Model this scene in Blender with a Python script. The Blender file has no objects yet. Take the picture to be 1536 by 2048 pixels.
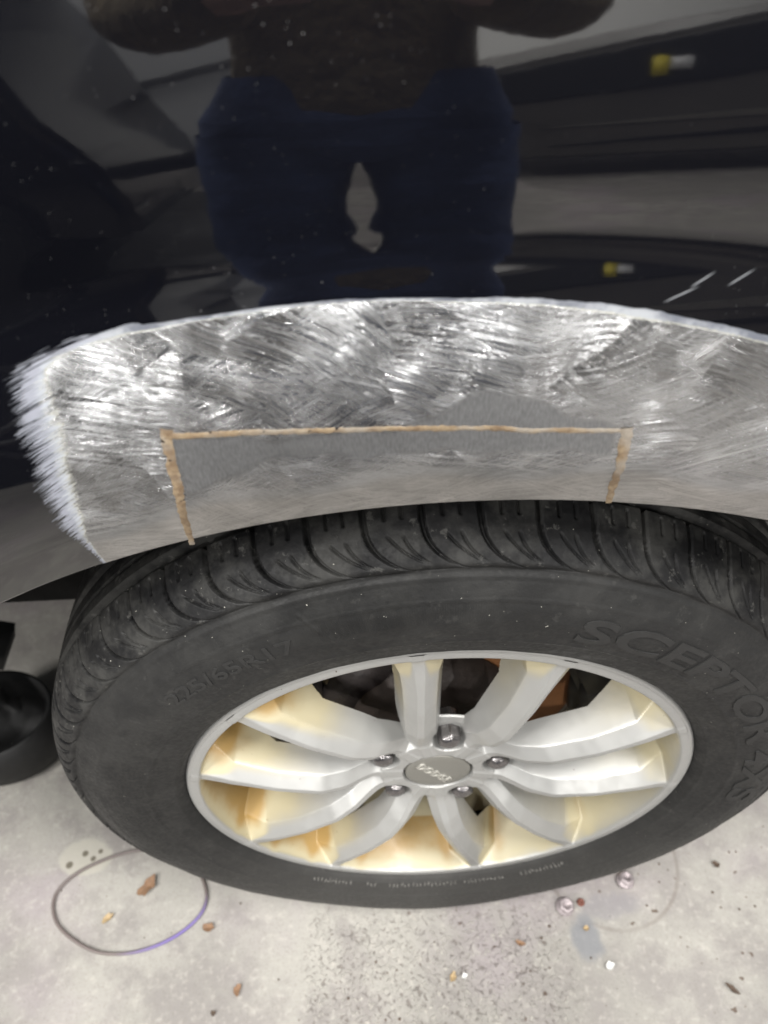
import bpy, bmesh, math, random
import numpy as np
from mathutils import Vector, Matrix
random.seed(7); rng = np.random.default_rng(7)
S = bpy.context.scene
COL = S.collection
GZ = -0.345            # height of the floor below the wheel centre (wheel centre = origin)

# ------------------------------------------------------------------ camera
cd = bpy.data.cameras.new('camera'); cam = bpy.data.objects.new('camera', cd); COL.objects.link(cam)
cx, cy, cz, pit, yaw, rol = -0.048, -0.305, 0.696, 0.811, 0.018, -0.035
F = Vector((math.sin(yaw)*math.cos(pit), math.cos(yaw)*math.cos(pit), -math.sin(pit)))
R0 = Vector((math.cos(yaw), -math.sin(yaw), 0)); U0 = R0.cross(F)
RR = R0*math.cos(rol)+U0*math.sin(rol); UU = -R0*math.sin(rol)+U0*math.cos(rol)
M = Matrix((RR, UU, -F)).transposed().to_4x4(); M.translation = (cx, cy, cz)
cam.matrix_world = M
cd.sensor_fit = 'VERTICAL'; cd.sensor_height = 36; cd.sensor_width = 27; cd.lens = 1540/2048*36
cd.clip_start = 0.01; cd.clip_end = 60
cd.dof.use_dof = True; cd.dof.focus_distance = 0.50; cd.dof.aperture_fstop = 7
S.camera = cam
# ------------------------------------------------------------------ world, lamps, exposure
W = bpy.data.worlds.new('World'); S.world = W; W.use_nodes = True
W.node_tree.nodes['Background'].inputs[0].default_value = (0.93, 0.97, 1.0, 1)
W.node_tree.nodes['Background'].inputs[1].default_value = 0.30
def lamp(name, loc, sx, sy, power, col=(1, .98, .955), aim=None):
    l = bpy.data.lights.new(name, 'AREA'); l.shape = 'RECTANGLE'; l.size = sx; l.size_y = sy; l.energy = power; l.color = col
    o = bpy.data.objects.new(name, l); COL.objects.link(o); o.location = loc
    if aim is not None:
        o.rotation_euler = (Vector(aim)-Vector(loc)).to_track_quat('-Z', 'Y').to_euler()
    return o
for lx, ly, pw in ((-1.0, -0.8, 50), (0.95, -0.8, 66), (-2.4, -1.9, 110), (2.8, -1.4, 40), (0.0, -2.6, 32), (-0.75, -1.9, 45), (-1.4, -4.4, 190), (1.5, -4.4, 190), (0.1, -0.5, 6)):  # one lamp, ahead of the silver car, is added to brighten its side
    lamp('ceiling_and_fill_lamp', (lx, ly, 2.35), 0.09, 0.75, pw)
S.view_settings.view_transform = 'Standard'; S.view_settings.look = 'None'
S.view_settings.exposure = -0.12; S.view_settings.gamma = 1
S.render.engine = 'CYCLES'

# ------------------------------------------------------------------ helpers
def sstep(a, b, x):
    t = np.clip((x-a)/(b-a), 0, 1); return t*t*(3-2*t)
def smin(a, b, k):
    h = np.clip(.5+.5*(b-a)/k, 0, 1); return b*(1-h)+a*h-k*h*(1-h)
def mesh_np(name, V, Fq, smooth=True):
    me = bpy.data.meshes.new(name); V = np.asarray(V, np.float32); Fq = np.asarray(Fq, np.int32)
    n = Fq.shape[1]
    me.vertices.add(len(V)); me.vertices.foreach_set('co', V.ravel())
    me.loops.add(Fq.size); me.loops.foreach_set('vertex_index', Fq.ravel())
    me.polygons.add(len(Fq)); me.polygons.foreach_set('loop_start', np.arange(0, Fq.size, n, dtype=np.int32))
    me.update(calc_edges=True)
    me.polygons.foreach_set('use_smooth', np.full(len(Fq), smooth)); me.update()
    return me
def grid_faces(nu, nv, wrap=False):
    a = np.arange(nu if wrap else nu-1)[:, None]; b = np.arange(nv-1)[None]
    a2 = (a+1) % nu
    return np.stack([a*nv+b, a2*nv+b, a2*nv+b+1, a*nv+b+1], -1).reshape(-1, 4)
def link(name, me, mat=None, parent=None):
    me.name = name
    o = bpy.data.objects.new(name, me); COL.objects.link(o)
    if mat and not me.materials: me.materials.append(mat)
    if parent is not None:
        o.parent = parent; w = world_of(parent); o.location = (-w[0], -w[1], -w[2])
    return o
WL = {}
def world_of(o):            # every mesh is written in world coordinates
    return WL.get(o.name, (0, 0, 0))
def empty(name, loc):
    o = bpy.data.objects.new(name, None); COL.objects.link(o); o.location = loc; o.empty_display_size = .1
    WL[o.name] = loc; return o
def tag(o, label=None, cat=None, group=None, kind=None):
    if label: o['label'] = label
    if cat: o['category'] = cat
    if group: o['group'] = group
    if kind: o['kind'] = kind
    return o
def sub_mesh(V, Fq, mask, name, N=None, attrs=None):
    f = Fq[mask]; ids, inv = np.unique(f.ravel(), return_inverse=True)
    me = mesh_np(name, V[ids], inv.reshape(f.shape))
    for k, a in (attrs or {}).items():
        at = me.attributes.new(k, 'FLOAT', 'POINT'); at.data.foreach_set('value', a[ids].astype(np.float32))
    if N is not None: me.normals_split_custom_set_from_vertices(N[ids].astype(np.float32))
    return me
def bm_mesh(bm, name, smooth=True):
    me = bpy.data.meshes.new(name); bm.to_mesh(me); bm.free()
    for p in me.polygons: p.use_smooth = smooth
    return me
def revolve(prof, n, name, a0=0, a1=2*math.pi):      # prof (r,y) about the wheel axis
    prof = np.array(prof); full = abs(a1-a0-2*math.pi) < 1e-6
    ph = np.linspace(a0, a1, n, endpoint=not full)
    V = np.stack([prof[None, :, 0]*np.cos(ph)[:, None], np.repeat(prof[None, :, 1], n, 0), prof[None, :, 0]*np.sin(ph)[:, None]], -1)
    return mesh_np(name, V.reshape(-1, 3), grid_faces(n, len(prof), full))
def tube(pts, rad, name, n=8, closed=False):
    P = [Vector(p) for p in pts]; m = len(P); V = []
    for i, p in enumerate(P):
        t = (P[(i+1) % m]-P[i-1]) if (closed or 0 < i < m-1) else (P[1]-P[0] if i == 0 else P[-1]-P[-2])
        t.normalize(); a = t.orthogonal() if abs(t.z) > .95 else t.cross(Vector((0, 0, 1))); a.normalize(); b = t.cross(a)
        r = rad[i] if hasattr(rad, '__len__') else rad
        for k in range(n):
            q = 2*math.pi*k/n; V.append(p+a*(r*math.cos(q))+b*(r*math.sin(q)))
    return mesh_np(name, [tuple(v) for v in V], np.concatenate([grid_faces(m, n, closed), np.stack([np.array([i*n+n-1, ((i+1) % m)*n+n-1, ((i+1) % m)*n, i*n]) for i in range(m if closed else m-1)])]))
def box_bm(bm, c, s, bev=0.0, rot=None):
    g = bmesh.ops.create_cube(bm, size=1); vs = g['verts']
    for v in vs: v.co = Vector((v.co.x*s[0], v.co.y*s[1], v.co.z*s[2]))
    if bev: 
        es = list({e for v in vs for e in v.link_edges}); r = bmesh.ops.bevel(bm, geom=es, offset=bev, segments=3, affect='EDGES'); vs = list({v for f in r['faces'] for v in f.verts} | {v for v in vs if v.is_valid})
    for v in vs:
        if rot: v.co = rot @ v.co
        v.co += Vector(c)
    return vs

# ------------------------------------------------------------------ material helpers
class NT:
    def __init__(s, name):
        s.m = bpy.data.materials.new(name); s.m.use_nodes = True; s.t = s.m.node_tree; s.n = s.t.nodes
        s.b = s.n['Principled BSDF']; s.out = s.n['Material Output']
    def new(s, typ, **kw):
        n = s.n.new(typ)
        for k, v in kw.items(): setattr(n, k, v)
        return n
    def put(s, sock, v):
        if isinstance(v, bpy.types.NodeSocket): s.t.links.new(v, sock)
        elif v is not None:
            if sock.type == 'RGBA' and len(v) == 3: v = (*v, 1)
            sock.default_value = v
    def math(s, op, a, b=None, c=None, clamp=False):
        n = s.new('ShaderNodeMath', operation=op, use_clamp=clamp); s.put(n.inputs[0], a); s.put(n.inputs[1], b); s.put(n.inputs[2], c); return n.outputs[0]
    def vm(s, op, a, b=None, scale=None):
        n = s.new('ShaderNodeVectorMath', operation=op); s.put(n.inputs[0], a); s.put(n.inputs[1], b)
        if scale is not None: s.put(n.inputs['Scale'], scale)
        return n.outputs['Value'] if op in ('LENGTH', 'DOT_PRODUCT', 'DISTANCE') else n.outputs[0]
    def mix(s, f, a, b, typ='RGBA', blend='MIX'):
        n = s.new('ShaderNodeMix', data_type=typ); n.blend_type = blend if typ == 'RGBA' else n.blend_type
        k = {'RGBA': (6, 7, 2), 'FLOAT': (2, 3, 0), 'VECTOR': (4, 5, 1)}[typ]
        s.put(n.inputs[0], f); s.put(n.inputs[k[0]], a); s.put(n.inputs[k[1]], b); return n.outputs[k[2]]
    def noise(s, vec, scale, detail=3, rough=.5, dim='3D', col=False, dist=0):
        n = s.new('ShaderNodeTexNoise', noise_dimensions=dim); s.put(n.inputs['Vector'], vec); s.put(n.inputs['Scale'], scale)
        n.inputs['Detail'].default_value = detail; n.inputs['Roughness'].default_value = rough; n.inputs['Distortion'].default_value = dist
        return n.outputs[1 if col else 0]
    def ramp(s, f, a, b, lo=0.0, hi=1.0, smooth=True):
        n = s.new('ShaderNodeMapRange', interpolation_type='SMOOTHSTEP' if smooth else 'LINEAR', clamp=True)
        s.put(n.inputs[0], f); s.put(n.inputs[1], a); s.put(n.inputs[2], b); s.put(n.inputs[3], lo); s.put(n.inputs[4], hi); return n.outputs[0]
    def obj(s): return s.new('ShaderNodeTexCoord').outputs['Object']
    def sep(s, v):
        n = s.new('ShaderNodeSeparateXYZ'); s.put(n.inputs[0], v); return n.outputs
    def comb(s, x=0., y=0., z=0.):
        n = s.new('ShaderNodeCombineXYZ'); s.put(n.inputs[0], x); s.put(n.inputs[1], y); s.put(n.inputs[2], z); return n.outputs[0]
    def attr(s, name): return s.new('ShaderNodeAttribute', attribute_name=name).outputs['Fac']
    def bump(s, h, dist, strength=1.0, normal=None):
        n = s.new('ShaderNodeBump'); n.inputs['Strength'].default_value = strength; n.inputs['Distance'].default_value = dist
        s.put(n.inputs['Height'], h); s.put(n.inputs['Normal'], normal); return n.outputs[0]
    def set(s, **kw):
        for k, v in kw.items(): s.put(s.b.inputs[k.replace('_', ' ')], v)
        return s.m
def simple(name, col, rough=.5, metal=0., var=.15, scale=40, bump=0.0, spec=.5):
    t = NT(name); P = t.obj(); f = t.noise(P, scale, 4)
    c = t.mix(f, tuple(x*(1-var) for x in col), tuple(min(1, x*(1+var)) for x in col))
    t.set(Base_Color=c, Roughness=t.ramp(f, .2, .8, rough*.85, min(1, rough*1.15)), Metallic=metal, Specular_IOR_Level=spec)
    if bump: t.set(Normal=t.bump(t.noise(P, scale*3, 3), bump))
    return t.m

# ---- paint over bare metal, one material reads the feathered edge from the vertex attribute "q"
def body_material():
    t = NT('body_paint_and_bare_steel'); P = t.obj(); x, y, z = t.sep(P)
    P2 = t.comb(x, z, 0.)
    q = t.attr('q'); fine = t.attr('fine'); band = t.attr('band')
    def arcs(c, per, length, seed):
        v = t.vm('SUBTRACT', P2, c); r = t.vm('LENGTH', v); sx, sy, _ = t.sep(v)
        an = t.math('ARCTAN2', sy, sx)
        co = t.comb(t.math('DIVIDE', r, per), t.math('DIVIDE', t.math('MULTIPLY', an, .11), length), seed)
        n = t.noise(co, 1.0, 1, .5, '3D')
        n = t.mix(.55, n, t.math('SUBTRACT', 1., t.math('MULTIPLY', t.math('ABSOLUTE', t.math('SUBTRACT', t.noise(t.vm('ADD', co, (9., 9., 9.)), .8, 0), .5)), 4.)), 'FLOAT')
        tan = t.vm('SCALE', t.comb(sx, 0., sy), None, t.math('SIGN', sy))          # the highlight spreads across the strokes
        return n, t.vm('NORMALIZE', tan), r
    def cells(scale, spread, seed, warp, kx=1.1):
        w = t.noise(t.vm('ADD', P2, (seed, seed, 0)), 9, 2, .5, '3D', True)
        pw = t.vm('ADD', P2, t.vm('SCALE', t.vm('SUBTRACT', w, (.5, .5, .5)), None, warp))
        vo = t.new('ShaderNodeTexVoronoi', voronoi_dimensions='2D'); t.put(vo.inputs['Vector'], t.vm('ADD', pw, (seed*.37, seed*.21, 0))); vo.inputs['Scale'].default_value = scale
        rnd = t.vm('SUBTRACT', vo.outputs['Color'], (.5, .5, .5))
        ctr = t.vm('SUBTRACT', vo.outputs['Position'], (seed*.37, seed*.21, 0))
        rx, ry, _ = t.sep(rnd)
        oy = t.math('ADD', t.math('MULTIPLY', t.math('SIGN', ry), spread*.55), t.math('MULTIPLY', ry, spread*.35))
        c = t.vm('ADD', ctr, t.comb(t.math('MULTIPLY', rx, spread*kx), oy, 0.))
        return c
    # several passes of the sander lie over each other; at every point the deepest stroke shows
    passes = [arcs(cells(17, .17, 1., .05), .00056, .034, 1.)[:2], arcs(cells(23, .15, 3., .05), .00048, .026, 5.)[:2],
              arcs(cells(20, .19, 5.5, .06), .00052, .030, 8.)[:2], arcs(cells(13, .42, 7., .07, .45), .00055, .040, 9.)[:2]]
    lev = t.math('MAXIMUM', t.ramp(t.math('ADD', x, t.math('MULTIPLY', t.noise(P2, 14, 2), .06)), -.095, -.145),
                 t.ramp(t.math('ADD', x, t.math('MULTIPLY', t.noise(P2, 11, 2), .08)), .08, .14))
    sw = tw = None
    for i, (nn, tn) in enumerate(passes):
        bias = t.math('MULTIPLY', t.math('SUBTRACT', t.noise(t.vm('ADD', P2, (i*1.7, i*.9, 0)), 19, 2, .5), .5), 1.7)
        if i == 3: bias = t.math('ADD', bias, t.math('SUBTRACT', t.math('MULTIPLY', lev, .16), .10))
        v = t.math('ADD', nn, bias)
        if sw is None: sw, tw, cur = v, tn, nn
        else:
            g = t.math('GREATER_THAN', v, sw); cur = t.mix(g, cur, nn, 'FLOAT'); tw = t.mix(g, tw, tn, 'VECTOR'); sw = t.math('MAXIMUM', sw, v)
    sw = t.math('SUBTRACT', cur, .10)
    gl = t.noise(t.comb(t.math('DIVIDE', t.vm('DOT_PRODUCT', P, tw), .00055), t.math('DIVIDE', t.math('ADD', t.math('MULTIPLY', x, .8), t.math('MULTIPLY', z, .4)), .006), 4.), 1., 2, .6)
    stk = t.math('ADD', t.math('MULTIPLY', sw, .75), t.math('MULTIPLY', gl, .25))
    # fine vertical grinding near the seam
    nf = t.noise(t.comb(t.math('DIVIDE', x, .0011), t.math('DIVIDE', z, .004), 0.), 1.0, 3, .6)
    sw = t.mix(fine, sw, nf, 'FLOAT'); 
    # metal
    mott = t.noise(P2, 30, 4, .6)
    alb = t.math('MULTIPLY', t.ramp(sw, .34, .76, .31, .58), t.ramp(mott, .3, .7, .90, 1.08))
    alb = t.mix(fine, alb, t.ramp(nf, .3, .7, .27, .36), 'FLOAT')
    warm = t.ramp(t.math('ADD', band, t.math('MULTIPLY', t.noise(P2, 26, 3), .4)), .6, 1.2)
    mc = t.mix(warm, (.97, .985, 1.), (.97, .95, .92))
    metc = t.vm('SCALE', mc, None, alb)
    rough = t.mix(fine, t.ramp(stk, .52, .74, .20, .44), .56, 'FLOAT')
    rough = t.mix(band, rough, .46, 'FLOAT')
    # fuzzy hand-sanded border
    fa, _, _ = arcs((-.08, .27, 0), .00042, .011, 13.); fb, _, _ = arcs((-.10, .25, 0), .0013, .030, 17.)
    fz2 = t.noise(P2, 60, 3, .6)
    amp = t.attr('fuzz')
    fz = t.math('ADD', t.math('MULTIPLY', t.math('SUBTRACT', fa, .5), 1.1), t.math('MULTIPLY', t.math('SUBTRACT', fb, .5), .45))
    qq = t.math('ADD', q, t.math('ADD', t.math('MULTIPLY', fz, t.math('MULTIPLY', amp, t.ramp(q, -.2, .9, .35, 1.))), t.math('MULTIPLY', t.math('SUBTRACT', fz2, .5), t.math('MULTIPLY', amp, .3))))
    left = t.ramp(amp, .6, 1.35)
    prim = t.mix(t.ramp(qq, -.05, .14), (.38, .37, .29), t.mix(left, t.mix(t.ramp(t.noise(P2, 38, 4, .7), .38, .62), (.12, .13, .155), (.33, .345, .365)), t.mix(t.ramp(fa, .25, .75), (.17, .18, .205), (.38, .40, .435))))
    prim = t.mix(t.math('MULTIPLY', t.ramp(qq, .35, .60), left), prim, (.26, .27, .31))
    prim = t.mix(t.ramp(q, .55, 1.15), prim, (.15, .158, .18))
    m_metal = t.ramp(qq, .03, -.12); cover = t.mix(left, .5, t.ramp(t.math('ADD', t.math('MULTIPLY', fa, .75), t.math('MULTIPLY', fb, .25)), .22, .82), 'FLOAT')
    u = t.math('DIVIDE', t.math('SUBTRACT', t.math('ADD', q, t.math('MULTIPLY', t.math('SUBTRACT', fz2, .5), .9)), t.mix(left, .62, .28, 'FLOAT')), t.mix(left, .55, 1.0, 'FLOAT'))
    m_paint = t.ramp(t.math('SUBTRACT', u, cover), -.07, .07)
    dust = t.ramp(t.noise(P, 900, 1, .5), .765, .79)
    dust = t.math('MULTIPLY', dust, t.ramp(t.noise(P, 12, 2), .4, .65, .15, 1.))
    paint = t.mix(dust, (.0032, .0034, .0050), (.16, .16, .16))
    # a few stray sanding scratches in the paint
    sc = None
    for (ax, az, bx, bz) in ((.0845, .5278, .0955, .5345), (.100, .5275, .112, .5345), (.118, .5180, .140, .5300), (.074, .5225, .090, .5290), (-.243, .447, -.236, .4515)):
        L = math.hypot(bx-ax, bz-az); ux, uz = (bx-ax)/L, (bz-az)/L
        dx = t.math('SUBTRACT', x, ax); dz = t.math('SUBTRACT', z, az)
        al = t.math('ADD', t.math('MULTIPLY', dx, ux), t.math('MULTIPLY', dz, uz))
        ac = t.math('ABSOLUTE', t.math('SUBTRACT', t.math('MULTIPLY', dx, uz), t.math('MULTIPLY', dz, ux)))
        k = t.math('MULTIPLY', t.ramp(ac, .0005, .0001), t.math('MULTIPLY', t.ramp(al, 0., L*.3), t.ramp(al, L, L*.6)))
        sc = k if sc is None else t.math('MAXIMUM', sc, k)
    paint = t.mix(t.math('MULTIPLY', sc, .45), paint, (.45, .47, .5))
    col = t.mix(m_metal, prim, metc); col = t.mix(m_paint, col, paint)
    rg = t.mix(m_metal, .55, rough, 'FLOAT'); rg = t.mix(m_paint, rg, .035, 'FLOAT'); rg = t.mix(t.math('MULTIPLY', sc, m_paint), rg, .4, 'FLOAT')
    notp = t.math('SUBTRACT', 1., m_paint)
    h = t.math('MULTIPLY', t.math('MULTIPLY', sw, t.mix(fine, 1., .5, 'FLOAT')), t.math('MULTIPLY', m_metal, t.mix(band, 1., .35, 'FLOAT')))
    peel = t.math('MULTIPLY', t.noise(P, 260, 2, .5), .015)
    dent = t.math('MULTIPLY', t.noise(P, 55, 2, .4), .034)
    nb = t.bump(t.math('ADD', h, t.math('MULTIPLY', t.math('ADD', peel, dent), m_paint)), .00026)
    t.set(Base_Color=col, Metallic=m_metal, Roughness=rg, Normal=nb, Anisotropic=t.math('MULTIPLY', m_metal, t.mix(t.math('MAXIMUM', fine, t.math('MULTIPLY', band, .7)), .93, .25, 'FLOAT')),
          Specular_IOR_Level=t.mix(m_paint, .3, 1.0, 'FLOAT'), Tangent=tw)
    return t.m

# ------------------------------------------------------------------ quarter panel surface
TT = np.array([-.02, .026, .044, .07, .10, .13, .16, .2, .4]); TA = np.array([-17, -15, -1, 4, 11, 15, 18, 22, 30.])
tt = np.linspace(-.02, .4, 2101); sl = np.tan(np.radians(np.interp(tt, TT, TA)))
Yt = np.concatenate([[0], np.cumsum((sl[1:]+sl[:-1])/2*np.diff(tt))]); Yt = Yt-np.interp(0, tt, Yt)-.028
ZZ = np.array([.0, .50, .55, .563, .60, .65, .75, 1.0]); ZA = np.array([-3, -3, -2.5, 0, 7, 9.5, 13, 20.])
zz = np.linspace(0, 1.2, 2001); s2 = np.tan(np.radians(np.interp(zz, ZZ, ZA)))
Yb = np.concatenate([[0], np.cumsum((s2[1:]+s2[:-1])/2*np.diff(zz))]); Yb = Yb-np.interp(.54, zz, Yb)-.0230
def rlip(x, z):
    th = np.degrees(np.arctan2(x, z)); return .4095+1.64e-5*(th-1)**2
def ysurf(x, z):
    t = np.hypot(x, z)-rlip(x, z)
    return smin(np.interp(t, tt, Yt), np.interp(z, zz, Yb), .003)

METAL =[ (-0.1960,0.3630),(-0.2007,0.3971),(-0.2046,0.4184),(-0.2055,0.4392),(-0.2047,0.4574),(-0.2042,0.4774),(-0.2029,0.4943),(-0.1957,0.5045),(-0.1851,0.5110),(-0.1731,0.5157),(-0.1465,0.5221),(-0.1151,0.5255),(-0.0862,0.5288),(-0.0557,0.5308),(-0.0416,0.5302),(-0.0235,0.5303),(0.0069,0.5295),(0.0274,0.5281),(0.0481,0.5260),(0.0672,0.5229),(0.0917,0.5158),(0.1214,0.5079),(.16,.495),(.21,.47),(.26,.435),(.30,.39),(.34,.30),(.25,.2),(-.1,.2),(-.19,.3)]
INNER =[ (-0.1960,0.3630),(-0.1966,0.4016),(-0.1950,0.4175),(-0.1921,0.4385),(-0.1904,0.4570),(-0.1880,0.4772),(-0.1875,0.4942),(-0.1850,0.5044),(-0.1771,0.5094),(-0.1631,0.5141),(-0.1453,0.5185),(-0.1155,0.5233),(-0.0864,0.5266),(-0.0558,0.5289),(-0.0417,0.5289),(-0.0235,0.5282),(0.0071,0.5262),(0.0278,0.5240),(0.0488,0.5208),(0.0683,0.5164),(0.0926,0.5113),(0.1228,0.5027),(.155,.49),(.205,.465),(.255,.43),(.295,.385),(.33,.30),(.25,.21),(-.1,.21),(-.188,.3)]
SEAMTOP =[ (-0.1401,0.4701),(-0.1374,0.4697),(-0.1296,0.4696),(-0.1159,0.4701),(-0.0934,0.4701),(-0.0753,0.4697),(-0.0573,0.4693),(-0.0346,0.4689),(-0.0119,0.4676),(0.0111,0.4662),(0.0251,0.4639),(0.0412,0.4635),(0.0577,0.4619),(0.0659,0.4614),(0.0706,0.4611) ]
SEAML =[ (-0.1393,0.4738),(-0.1406,0.4679),(-0.1410,0.4607),(-0.1411,0.4517),(-0.1413,0.4420),(-0.1426,0.4297),(-0.1444,0.4140),(-0.1458,0.3998),(-0.1471,0.3845) ]
SEAMR =[ (0.0702,0.4632),(0.0705,0.4557),(0.0712,0.4477),(0.0722,0.4368),(0.0726,0.4258),(0.0738,0.4136),(0.0752,0.4030) ]
DARK =[ (-0.0403,0.4684),(-0.0211,0.4757),(-0.0124,0.4832),(-0.0037,0.4861),(0.0074,0.4853),(0.0187,0.4823),(0.0303,0.4777),(0.0468,0.4723),(0.0664,0.4649),(.067,.444),(.03,.4515),(0.0,.452),(-.04,.4535),(-.07,.455),(-.10,.451),(-.138,.434),(-.138,.468)]
def sdist(pts, poly):
    poly = np.array(poly); pts = np.asarray(pts); d = np.full(len(pts), 9.); inside = np.zeros(len(pts), bool)
    for i in range(len(poly)):
        a, b = poly[i], poly[(i+1) % len(poly)]; ab = b-a
        t = np.clip(((pts-a)@ab)/max(ab@ab, 1e-12), 0, 1); d = np.minimum(d, np.linalg.norm(pts-a-t[:, None]*ab, axis=1))
        c = (a[1] > pts[:, 1]) != (b[1] > pts[:, 1])
        with np.errstate(divide='ignore', invalid='ignore'):
            inside ^= c & (pts[:, 0] < (b[0]-a[0])*(pts[:, 1]-a[1])/(b[1]-a[1]+1e-15)+a[0])
    return np.where(inside, d, -d)

def build_body(car):
    th = np.radians(np.concatenate([np.arange(-80, -42, .4), np.arange(-42, 34, .13), np.arange(34, 66, .4)]))
    ts = np.concatenate([np.arange(0, .150, .0012), np.arange(.150, .40, .004)])
    T, t_ = np.meshgrid(th, ts, indexing='ij')
    rl = .4095+1.64e-5*(np.degrees(T)-1)**2
    X = (rl+t_)*np.sin(T); Z = (rl+t_)*np.cos(T); Y = ysurf(X, Z)
    # hem of the lip, folded inwards
    hem = [(.0012, .026), (.0004, .014), (-.0010, .0035), (-.0009, .0012)]
    rows = []
    for dt, dy in hem:
        r = rl[:, 0]+dt; rows.append(np.stack([r*np.sin(th), Y[:, 0]+dy, r*np.cos(th)], -1))
    G = np.concatenate([np.stack(rows, 1), np.stack([X, Y, Z], -1)], 1)
    nu, nv = G.shape[:2]
    du = np.gradient(G, axis=0); dv = np.gradient(G, axis=1); N = np.cross(du, dv); N /= np.linalg.norm(N, axis=-1, keepdims=True)
    if N[nu//2, -5, 1] > 0: N = -N
    V = G.reshape(-1, 3); N = N.reshape(-1, 3); Fq = grid_faces(nu, nv)
    v = V[Fq[0]]; nf = np.cross(v[1]-v[0], v[2]-v[0])
    Fm = grid_faces(nu, nv).reshape(nu-1, nv-1, 4)
    p = V[Fm[nu//2, nv-5]]; 
    if np.cross(p[1]-p[0], p[2]-p[0])[1] > 0: Fq = Fq[:, ::-1]
    xz = V[:, [0, 2]]
    e = sdist(xz, METAL); i = sdist(xz, INNER); w = np.maximum(e-i, .0015)*np.where(V[:, 0] > -.14, .75, 1.); q = np.clip(-i/w, -6, 6)
    fuzz = 1.0*sstep(-.135, -.185, V[:, 0])+.45
    tq = np.hypot(V[:, 0], V[:, 2])-rlip(V[:, 0], V[:, 2])
    band = 1-sstep(.016, .040, tq+.004*np.sin(V[:, 0]*60))
    wob = .003*np.sin(V[:, 0]*90)+.002*np.sin(V[:, 0]*230+1)
    fine = sstep(-.0015, .0035, sdist(xz, DARK)+wob*.6)
    at = dict(q=q, fuzz=fuzz, band=band, fine=fine)
    cen = V[Fq].mean(1)[:, [0, 2]]
    patch = np.array([(-.1393, .4695)]+SEAMTOP[2:]+SEAMR[1:]+[(.075, .30), (-.147, .30)]+SEAML[::-1][:-1])
    is_patch = sdist(cen, patch) > 0; is_metal = (sdist(cen, METAL) > 0) & ~is_patch
    mat = body_material()
    o = link('quarter_panel', sub_mesh(V, Fq, ~is_metal & ~is_patch, 'p', N, at), mat, car); o['label'] = 'glossy black painted panel above the arch'
    o = link('sanded_arch', sub_mesh(V, Fq, is_metal, 'p', N, at), mat, car); o['label'] = 'arch sanded to bare swirled steel'
    o = link('welded_patch', sub_mesh(V, Fq, is_patch, 'p', N, at), mat, car); o['label'] = 'rectangular patch let into the arch edge'
    # brazed seam, one raised bead round three sides of the patch
    def strip(poly, w0, seed, taper=(1, 1)):
        P = np.array(poly); s = np.concatenate([[0], np.cumsum(np.linalg.norm(np.diff(P, axis=0), axis=1))]); n = int(s[-1]/.0008)
        u = np.linspace(0, s[-1], n); px = np.interp(u, s, P[:, 0]); pz = np.interp(u, s, P[:, 1])
        k = np.ones(9)/9; px[4:-4] = np.convolve(px, k, 'valid'); pz[4:-4] = np.convolve(pz, k, 'valid')
        tx = np.gradient(px); tz = np.gradient(pz); l = np.hypot(tx, tz); nx, nz = -tz/l, tx/l
        r = np.random.default_rng(seed)
        def wn(a, f):
            z = r.normal(size=int(s[-1]/f)+4); return a*np.interp(u, np.linspace(0, s[-1], len(z)), z)
        wa = w0*np.linspace(*taper, n)*(1+wn(.12, .006))+wn(.00025, .0018); wb = w0*np.linspace(*taper, n)*(1+wn(.12, .007))+wn(.00025, .0016)
        m = 11; V = []
        for j in range(m):
            a = -1+2*j/(m-1); off = np.where(a < 0, wa, wb)*a
            x = px+nx*off; z = pz+nz*off; h = .00036*(1-abs(a)**3)+(r.normal(size=n)*.00005)
            V.append(np.stack([x, ysurf(x, z)-h+.0001, z], -1))
        return np.stack(V, 1)
    Vs, Fs, base = [], [], 0
    for poly, w0, seed, tp in ((SEAMTOP, .0018, 1, (1.0, .85)), (SEAML, .0022, 2, (1.3, .7)), (SEAMR, .0022, 3, (1.4, .75))):
        g = strip(poly, w0, seed, tp)
        if seed > 1: g[:, :, 1] -= .00007*seed
        f = grid_faces(*g.shape[:2])+base; Vs.append(g.reshape(-1, 3)); Fs.append(f); base += g.shape[0]*g.shape[1]
    t = NT('brazed_bronze'); P = t.obj(); n = t.noise(P, 160, 4, .65); n2 = t.noise(P, 420, 2)
    c = t.mix(t.ramp(n, .35, .65), (.21, .145, .088), (.36, .275, .175)); c = t.mix(t.ramp(t.noise(P, 60, 3), .45, .7), c, (.33, .29, .24))
    pit = t.ramp(t.noise(P, 230, 2, .5), .29, .26); c = t.mix(pit, c, (.02, .012, .008))
    t.set(Base_Color=c, Roughness=.55, Metallic=.25, Normal=t.bump(t.math('SUBTRACT', n2, t.math('MULTIPLY', pit, 2.)), .0004))
    link('brazed_seam', mesh_np('s', np.concatenate(Vs), np.concatenate(Fs)), t.m, car)

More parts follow.
